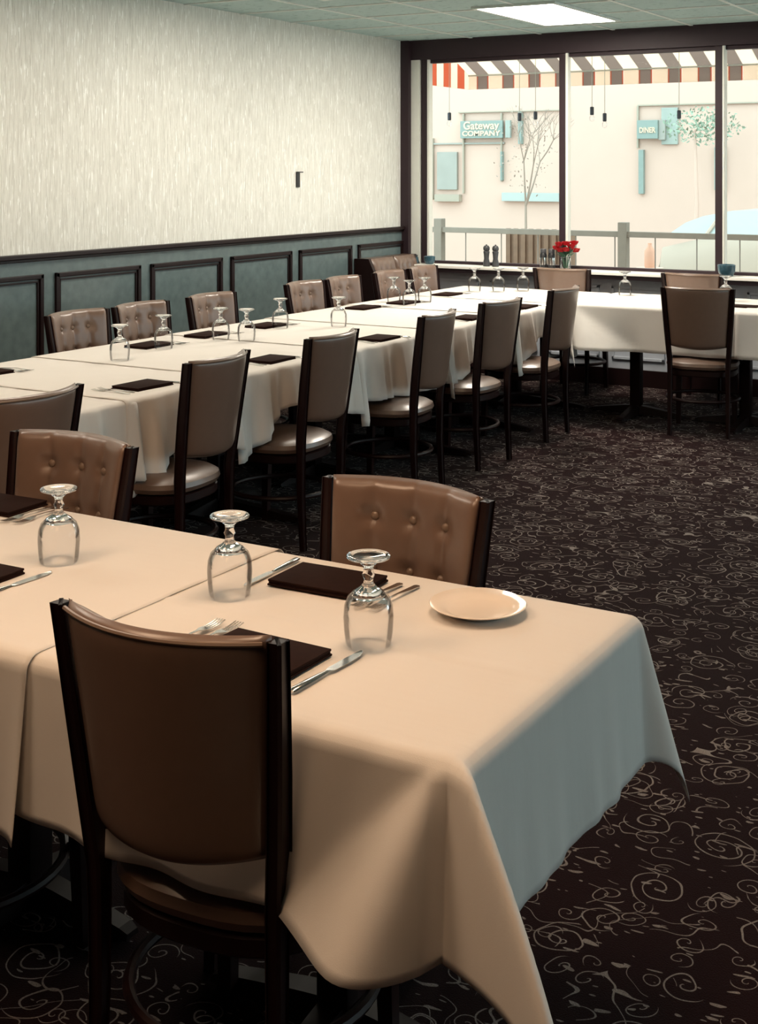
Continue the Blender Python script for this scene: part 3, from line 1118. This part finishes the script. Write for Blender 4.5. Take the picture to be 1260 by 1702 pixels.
# near row
NY0, NY1 = 1.785, 2.515
table(-1.80, -.90, NY0, NY1, 'near dining table whose cloth hangs at the right front corner', TG, .30)
table(-2.72, -1.81, NY0, NY1, 'near dining table at the left edge with its column showing', TG, .30, (-2.19, 2.17))
cloth('white tablecloth on the near table with the plate, its corners hanging down', -1.98, -.915, NY0 - .008, NY1, 0, .30, .305, .30,
      step=.014, seed=4, amp=.020, tilt=.05, fins={'SE': (.85, 30, .25), 'NE': (.25, 50, .0)}, crease=(('y', 2.13),), rho=.028, freq=.8, cone=(.31, .42), fE=2.2, aE=.35)
cloth('white tablecloth at the left edge overlapping the near table cloth', -2.74, -1.765, NY0 - .008, NY1 + .008, 0, 0, .345, .30, zt=ZT + .003,
      step=.016, seed=9, amp=.045, tilt=.05, rho=.03, gap=.006, freq=.8)
# long run along the wall
LX0, LX1 = -4.565, -3.425
YB_ = [2.15, 3.0, 3.85, 4.70, 5.55, 6.40, 7.25, 8.10, 9.05]
WHERE = ['hidden at the near left end', 'behind the leftmost aisle chair', 'between the leftmost aisle chairs', 'beside the third aisle chair',
         'before the fourth aisle chair', 'beside the fifth aisle chair', 'beside the farthest aisle chair', 'in the window corner']
NEAR = [2.15, 3.0, 3.86, 4.55, 5.53, 6.45, 7.35, 8.13, 9.05]
for k in range(8):
    y0, y1 = YB_[k], YB_[k + 1]
    table(LX0, LX1, y0, y1, 'long row dining table %s' % WHERE[k], TG, (.53, .33), (-3.93, (y0 + y1) / 2))
    a, b_ = NEAR[k], NEAR[k + 1]

    def hem(yy, a=a, b_=b_, k=k):
        q = yy - a
        if k == 4:
            return .385 - .10 * sstep(0.03, .10, q) + .02 * sstep(.2, .6, q)
        return .385 - .19 * sstep(0.0, .42, q) + .12 * sstep(.45, b_ - a, q)
    last = (k == 7)
    cloth('white tablecloth of the long row %s' % WHERE[k], LX0, LX1, a, b_ + (0 if last else .06), .30, .34, 0, .30 if last else 0,
          zt=ZT + .001, step=.026, seed=20 + k, amp=.044, tilt=.03, lift=(.004, 0), hemE=hem, gap=.004, freq=2.3, fexp=.75)
# window row
FX = [-3.41, -2.65, -1.89, -1.13]
FW = ['left of the lone right chair', 'behind the lone right chair', 'beyond the right edge of the frame']
for k in range(3):
    table(FX[k] + .005, FX[k + 1], 8.20, 9.03, 'window row dining table %s' % FW[k], TG, .33, (-3.03 + .735 * k, 8.56))
cloth('white tablecloth on the window table with a pointed corner hanging down', -3.345, -2.20, 8.185, 9.035, .30, 0, .30, .30, zt=ZT + .007,
      step=.022, seed=51, amp=.02, tilt=.05, fins={'SW': (.55, 125, 0), 'NW': (.3, 45, 0)}, gap=.003, freq=.7, cone=(.5, .30, 'W'))
cloth('white tablecloth on the window table behind the lone chair at right', -2.25, -1.14, 8.185, 9.035, 0, .30, .30, .30, zt=ZT + .010,
      step=.026, seed=52, amp=.015, tilt=.05, gap=.006)

# ------------------------------------------------------------------ table settings
ZS = .7675


def make_goblet():
    t = thing('water_goblet', '', 'glass')
    # upside down: rim on the cloth, foot in the air
    bm = bmesh.new()
    prof = [(.0425, .0), (.0455, .025), (.0470, .050), (.0455, .072), (.0395, .088), (.029, .098)]
    inner = [(.0250, .0955), (.0375, .0855), (.0440, .070), (.0455, .050), (.0440, .025), (.0412, .0)]
    lathe(bm, prof + inner, 32, close_ends=False)
    # rim
    mesh('bowl', bm, M['glass_thin'], t, 'all')
    bm = bmesh.new()
    lathe(bm, [(.0005, .0885), (.022, .0905), (.0335, .0905), (.0290, .0985), (.017, .106), (.0095, .114), (.0085, .122), (.0125, .129), (.0085, .137), (.0105, .146), (.018, .153)], 28)
    mesh('stem', bm, M['glass'], t, 'all')
    bm = bmesh.new()
    lathe(bm, [(.0175, .1535), (.030, .158), (.0405, .1615), (.0415, .1645), (.0395, .1665), (.028, .1640), (.010, .1620), (.0005, .1615)], 32)
    mesh('foot', bm, M['glass'], t, 'all')
    return t


def make_napkin(w=.215, d=.145):
    bm = bmesh.new()
    for k, (ins, z0, z1) in enumerate(((0, 0, .0045), (.003, .0047, .0085), (.0015, .0087, .0135))):
        box(bm, -w / 2 + ins, w / 2 - ins * .5, -d / 2 + ins * .6, d / 2 - ins, z0, z1, .0018)
    for v in bm.verts:
        v.co.z += .002 * sin(v.co.x * 28) * sin(v.co.y * 31 + 1) * (v.co.z / .0135)
    o = mesh('napkin', bm, M['napkin'], None, True)
    return tag(o, '', 'napkin')


def make_knife():
    t = thing('table_knife', '', 'knife')
    bm = bmesh.new(); rings = []
    for x, w_, h in ((-.11, .005, .004), (-.105, .008, .0065), (-.06, .0075, .006), (-.02, .0055, .005), (-.004, .004, .004)):
        rings.append([(x, w_ * cos(a), h / 2 + .001 + h / 2 * sin(a)) for a in [2 * pi * i / 10 for i in range(10)]])
    loft(bm, rings); mesh('handle', bm, M['steel'], t, True)
    bm = bmesh.new(); rings = []
    for x, a, b in ((-.004, -.004, .004), (.01, -.009, .007), (.06, -.0105, .007), (.09, -.009, .006), (.108, -.003, .004), (.112, .001, .003)):
        rings.append([(x, a, .0025), (x, b, .0020), (x, b, .0040), (x, a, .0032)])
    loft(bm, rings); mesh('blade', bm, M['steel'], t)
    return t


def make_fork():
    bm = bmesh.new()

    def slab(pts, th=.0018):
        rings = [[(x, -w_, z), (x, w_, z), (x, w_, z + th), (x, -w_, z + th)] for x, w_, z in pts]
        loft(bm, rings)
    slab([(-.095, .004, .001), (-.09, .0075, .001), (-.06, .0065, .0025), (-.01, .0028, .006), (.02, .003, .006), (.036, .010, .004), (.05, .0115, .002)])
    for k in range(4):
        y = -.0095 + k * .0063
        rings = [[(x, y - w_, z), (x, y + w_, z), (x, y + w_, z + .0016), (x, y - w_, z + .0016)] for x, w_, z in ((.049, .0020, .002), (.075, .0016, .0025), (.095, .0010, .006))]
        loft(bm, rings)
    o = mesh('dinner_fork', bm, M['steel'], None, True)
    return tag(o, '', 'fork')


GB = Maker(make_goblet()); NP = Maker(make_napkin()); KN = Maker(make_knife()); FK = Maker(make_fork())


def goblet(x, y, lb, z=ZS): GB.put((x, y, z + .002), random.uniform(0, 6), lb, 'upside down water goblets')


def setting(x, y, rz, where, forks=True, knife=True, nap=(0, 0), z=ZS):
    """rz: direction the guest looks; local +y points away from the guest"""
    R = Matrix.Rotation(rz, 3, 'Z')

    def P(dx, dy): 
        v = R @ Vector((dx, dy, 0)); return (x + v.x, y + v.y, z + .002)
    NP.put(P(*nap), rz + random.uniform(-.04, .04), 'folded dark brown napkin %s' % where, 'folded dark napkins')
    if knife: KN.put(P(.145, .0), rz + pi / 2 + random.uniform(-.05, .05), 'steel table knife %s' % where, 'table knives')
    if forks:
        FK.put(P(-.135, .02), rz + pi / 2 + random.uniform(-.05, .05), 'inner steel fork %s' % where, 'dinner forks')
        FK.put(P(-.172, .015), rz + pi / 2 + random.uniform(-.05, .05), 'outer steel fork %s' % where, 'dinner forks')


# near table
setting(-1.525, 2.375, radians(180), 'left of the plate on the near table', nap=(0, 0))
setting(-1.40, 1.955, radians(0), 'half hidden behind the front chair', nap=(0, 0))
setting(-2.62, 2.52 - .04, radians(180), 'under the left buttoned chair at the left edge')
setting(-2.235, 2.02, radians(0), 'cut off by the left edge on the near table')
goblet(-1.265, 2.109, 'upside down water goblet nearest the camera beside the plate')
goblet(-1.66, 2.208, 'upside down water goblet in the middle of the near table')
goblet(-2.131, 2.199, 'upside down water goblet on the near table at left')
t = thing('side_plate', 'round cream side plate near the end of the near table', 'plate', (-1.17, 2.375, ZS + .001))
bm = bmesh.new(); lathe(bm, [(.0005, .004), (.045, .004), (.05, .0), (.055, .0), (.062, .005), (.095, .0165), (.0975, .0185), (.096, .0195), (.066, .0085), (.058, .0065), (.0005, .0065)], 48)
mesh('plate_body', bm, M['china'], t, 'all')
# aisle side of the long row
for x, y, wv in ((-3.56, 4.15, 'on the long table left of the second aisle chair'),
                 (-3.54, 5.02, 'on the long table left of the third aisle chair'),
                 (-3.50, 5.94, 'on the long table between third and fourth aisle chairs'),
                 (-3.53, 7.04, 'on the long table between fourth and fifth aisle chairs'),
                 (-3.52, 7.78, 'on the long table between fifth and sixth aisle chairs')):
    setting(x, y, radians(90), wv)
# wall side
for x, y, wv in ((-4.36, 4.05, 'cut off by the left edge on the long table'),
                 (-4.35, 5.12, 'before the second tufted wall chair'),
                 (-4.36, 5.60, 'before the third tufted wall chair'),
                 (-4.33, 6.10, 'left of the fourth tufted wall chair'),
                 (-4.37, 7.22, 'before the fifth tufted wall chair'),
                 (-4.30, 7.62, 'before the sixth tufted wall chair'),
                 (-4.32, 8.28, 'before the tufted wall chair nearest the window')):
    setting(x, y, radians(-90), wv, knife=False)
setting(-2.30, 8.50, radians(0), 'right of the lone chair on the window table', forks=False)
for x, y, lb in ((-4.14, 4.666, 'upside down water goblet leftmost on the long table'),
                 (-4.232, 5.09, 'upside down water goblet beside the second tufted wall chair'),
                 (-4.20, 5.51, 'upside down water goblet in front of the third tufted wall chair'),
                 (-4.05, 5.53, 'upside down water goblet just right of the third tufted wall chair'),
                 (-4.22, 6.08, 'upside down water goblet left of the fourth tufted wall chair'),
                 (-3.984, 6.315, 'upside down water goblet alone in the middle of the long table'),
                 (-4.40, 7.665, 'upside down water goblet before the sixth tufted wall chair'),
                 (-4.20, 7.52, 'upside down water goblet front one of the pair before the corner bench'),
                 (-4.214, 7.754, 'upside down water goblet rear one of the pair before the corner bench'),
                 (-4.264, 8.60, 'upside down water goblet leftmost of three below the window sill'),
                 (-4.11, 8.68, 'upside down water goblet middle one of three below the window sill'),
                 (-3.985, 8.83, 'upside down water goblet rightmost of three below the window sill'),
                 (-3.22, 8.86, 'upside down water goblet left of the lone chair on the window table'),
                 (-2.50, 8.82, 'upside down water goblet at the right edge on the window table')):
    goblet(x, y, lb, ZS + (.006 if y > 8.1 else 0))

# ------------------------------------------------------------------ things on the sill
ZL = SILL + .013
SYY = YW - .085


def make_mill():
    t = thing('pepper_mill', '', 'mill')
    bm = bmesh.new(); lathe(bm, [(.026, 0), (.028, .005), (.027, .03), (.020, .06), (.022, .09), (.026, .115), (.024, .122)], 20); mesh('body', bm, M['pepper'], t, True)
    bm = bmesh.new(); lathe(bm, [(.020, .124), (.026, .132), (.027, .15), (.018, .166), (.006, .168), (.007, .174), (.002, .177)], 20); mesh('head', bm, M['pepper'], t, True)
    return t


mk = Maker(make_mill())
for x, lb in ((-4.66, 'dark turned pepper mill on the sill, left one of the separate pair'),
              (-4.58, 'dark turned pepper mill on the sill, right one of the separate pair')):
    mk.put((x, SYY, ZL), 0, lb, 'dark mills on the window sill')


def make_shaker():
    t = thing('condiment_bottle', '', 'bottle')
    bm = bmesh.new(); lathe(bm, [(.026, 0), (.028, .004), (.028, .11), (.022, .122)], 18); mesh('body', bm, M['black'], t, True)
    bm = bmesh.new(); lathe(bm, [(.024, .123), (.024, .15), (.020, .155), (.002, .156)], 18); mesh('cap', bm, M['pepper'], t, True)
    bm = bmesh.new(); lathe(bm, [(.0284, .03), (.0286, .032), (.0286, .085), (.0284, .087)], 18, close_ends=False); mesh('band', bm, M['steel'], t, True)
    return t


mk = Maker(make_shaker())
for x, lb in ((-4.165, 'black condiment bottle on the sill beside the window post'), (-4.095, 'black condiment bottle on the sill beside the red flowers')):
    mk.put((x, SYY, ZL), 0, lb, 'condiment bottles on the window sill')
t = thing('small_jar', 'small dark jar on the sill in the left window corner', 'jar', (-5.31, SYY, ZL))
bm = bmesh.new(); lathe(bm, [(.022, 0), (.024, .004), (.022, .05), (.015, .055)], 16); mesh('body', bm, M['blue_glassy'], t, True)
bm = bmesh.new(); lathe(bm, [(.017, .056), (.017, .07), (.002, .071)], 16); mesh('lid', bm, M['black'], t, True)


def make_votive():
    t = thing('votive_holder', '', 'candle holder')
    bm = bmesh.new(); lathe(bm, [(.030, 0), (.036, .004), (.046, .03), (.048, .062), (.044, .064), (.041, .03), (.03, .012), (.001, .010)], 20)
    mesh('glass_cup', bm, M['blue_glassy'], t, True)
    bm = bmesh.new(); lathe(bm, [(.025, .013), (.026, .035), (.024, .038), (.001, .037)], 16); mesh('candle', bm, M['sill'], t, True)
    return t


mk = Maker(make_votive())
mk.put((-5.18, SYY, ZL), 0, 'blue glass votive holder on the sill in the left window corner', 'votive holders on the window sill')
mk.put((-2.71, SYY - .03, ZL), 0, 'blue glass votive holder on the sill beside the right window post', 'votive holders on the window sill', (1.35, 1.35, 1.35))
# flowers
t = thing('flower_vase', 'clear glass vase of red flowers on the window sill', 'vase', (-3.97, SYY - .02, ZL))
bm = bmesh.new(); lathe(bm, [(.035, 0), (.04, .004), (.042, .05), (.034, .085), (.042, .10), (.039, .10), (.031, .085), (.038, .05), (.035, .012), (.001, .01)], 22)
mesh('vase_glass', bm, M['glass_thin'], t, 'all')
rr = random.Random(2)
bl = [(-.075, .0, .165), (-.045, -.02, .195), (.0, .01, .20), (.05, -.01, .18), (.085, 0, .15), (.02, -.03, .155), (-.03, -.03, .15), (.06, .03, .205)]
bm = bmesh.new()
for b_ in bl: tube(bm, [(b_[0] * .15, b_[1] * .15, .015), (b_[0] * .4, b_[1] * .4, .1), b_], .0025, 5)
mesh('stems', bm, M['leaf'], t)
for b_ in bl:
    bm = bmesh.new()
    for L in range(3):
        for q in range(7):
            a = 2 * pi * q / 7 + L * .5; ro = .010 + .008 * L; hh = .012 - .004 * L
            c = Vector(b_) + Vector((cos(a) * ro, sin(a) * ro, hh)); s = .012 + .003 * L
            u = Vector((-sin(a), cos(a), 0)) * s; w_ = Vector((cos(a) * .5, sin(a) * .5, .9)).normalized() * s
            vs = [bm.verts.new(p) for p in (c - u * .6 - w_, c + u * .6 - w_, c + u + w_ * .3, c + w_, c - u + w_ * .3)]
            bm.faces.new(vs)
    mesh('flower_head', bm, M['red'], t, recalc=False)
bm = bmesh.new()
for q in range(26):
    a = rr.uniform(0, 6.28); e = rr.uniform(.1, 1.2); L = rr.uniform(.06, .12)
    p = Vector((cos(a) * cos(e), sin(a) * cos(e), sin(e)))
    c = Vector((0, 0, .09)); u = Vector((-sin(a), cos(a), 0)) * .016
    bm.faces.new([bm.verts.new(k) for k in (c + p * L * .3, c + p * L * .7 + u, c + p * L * 1.15, c + p * L * .7 - u)])
mesh('leaves', bm, M['leaf'], t, recalc=False)
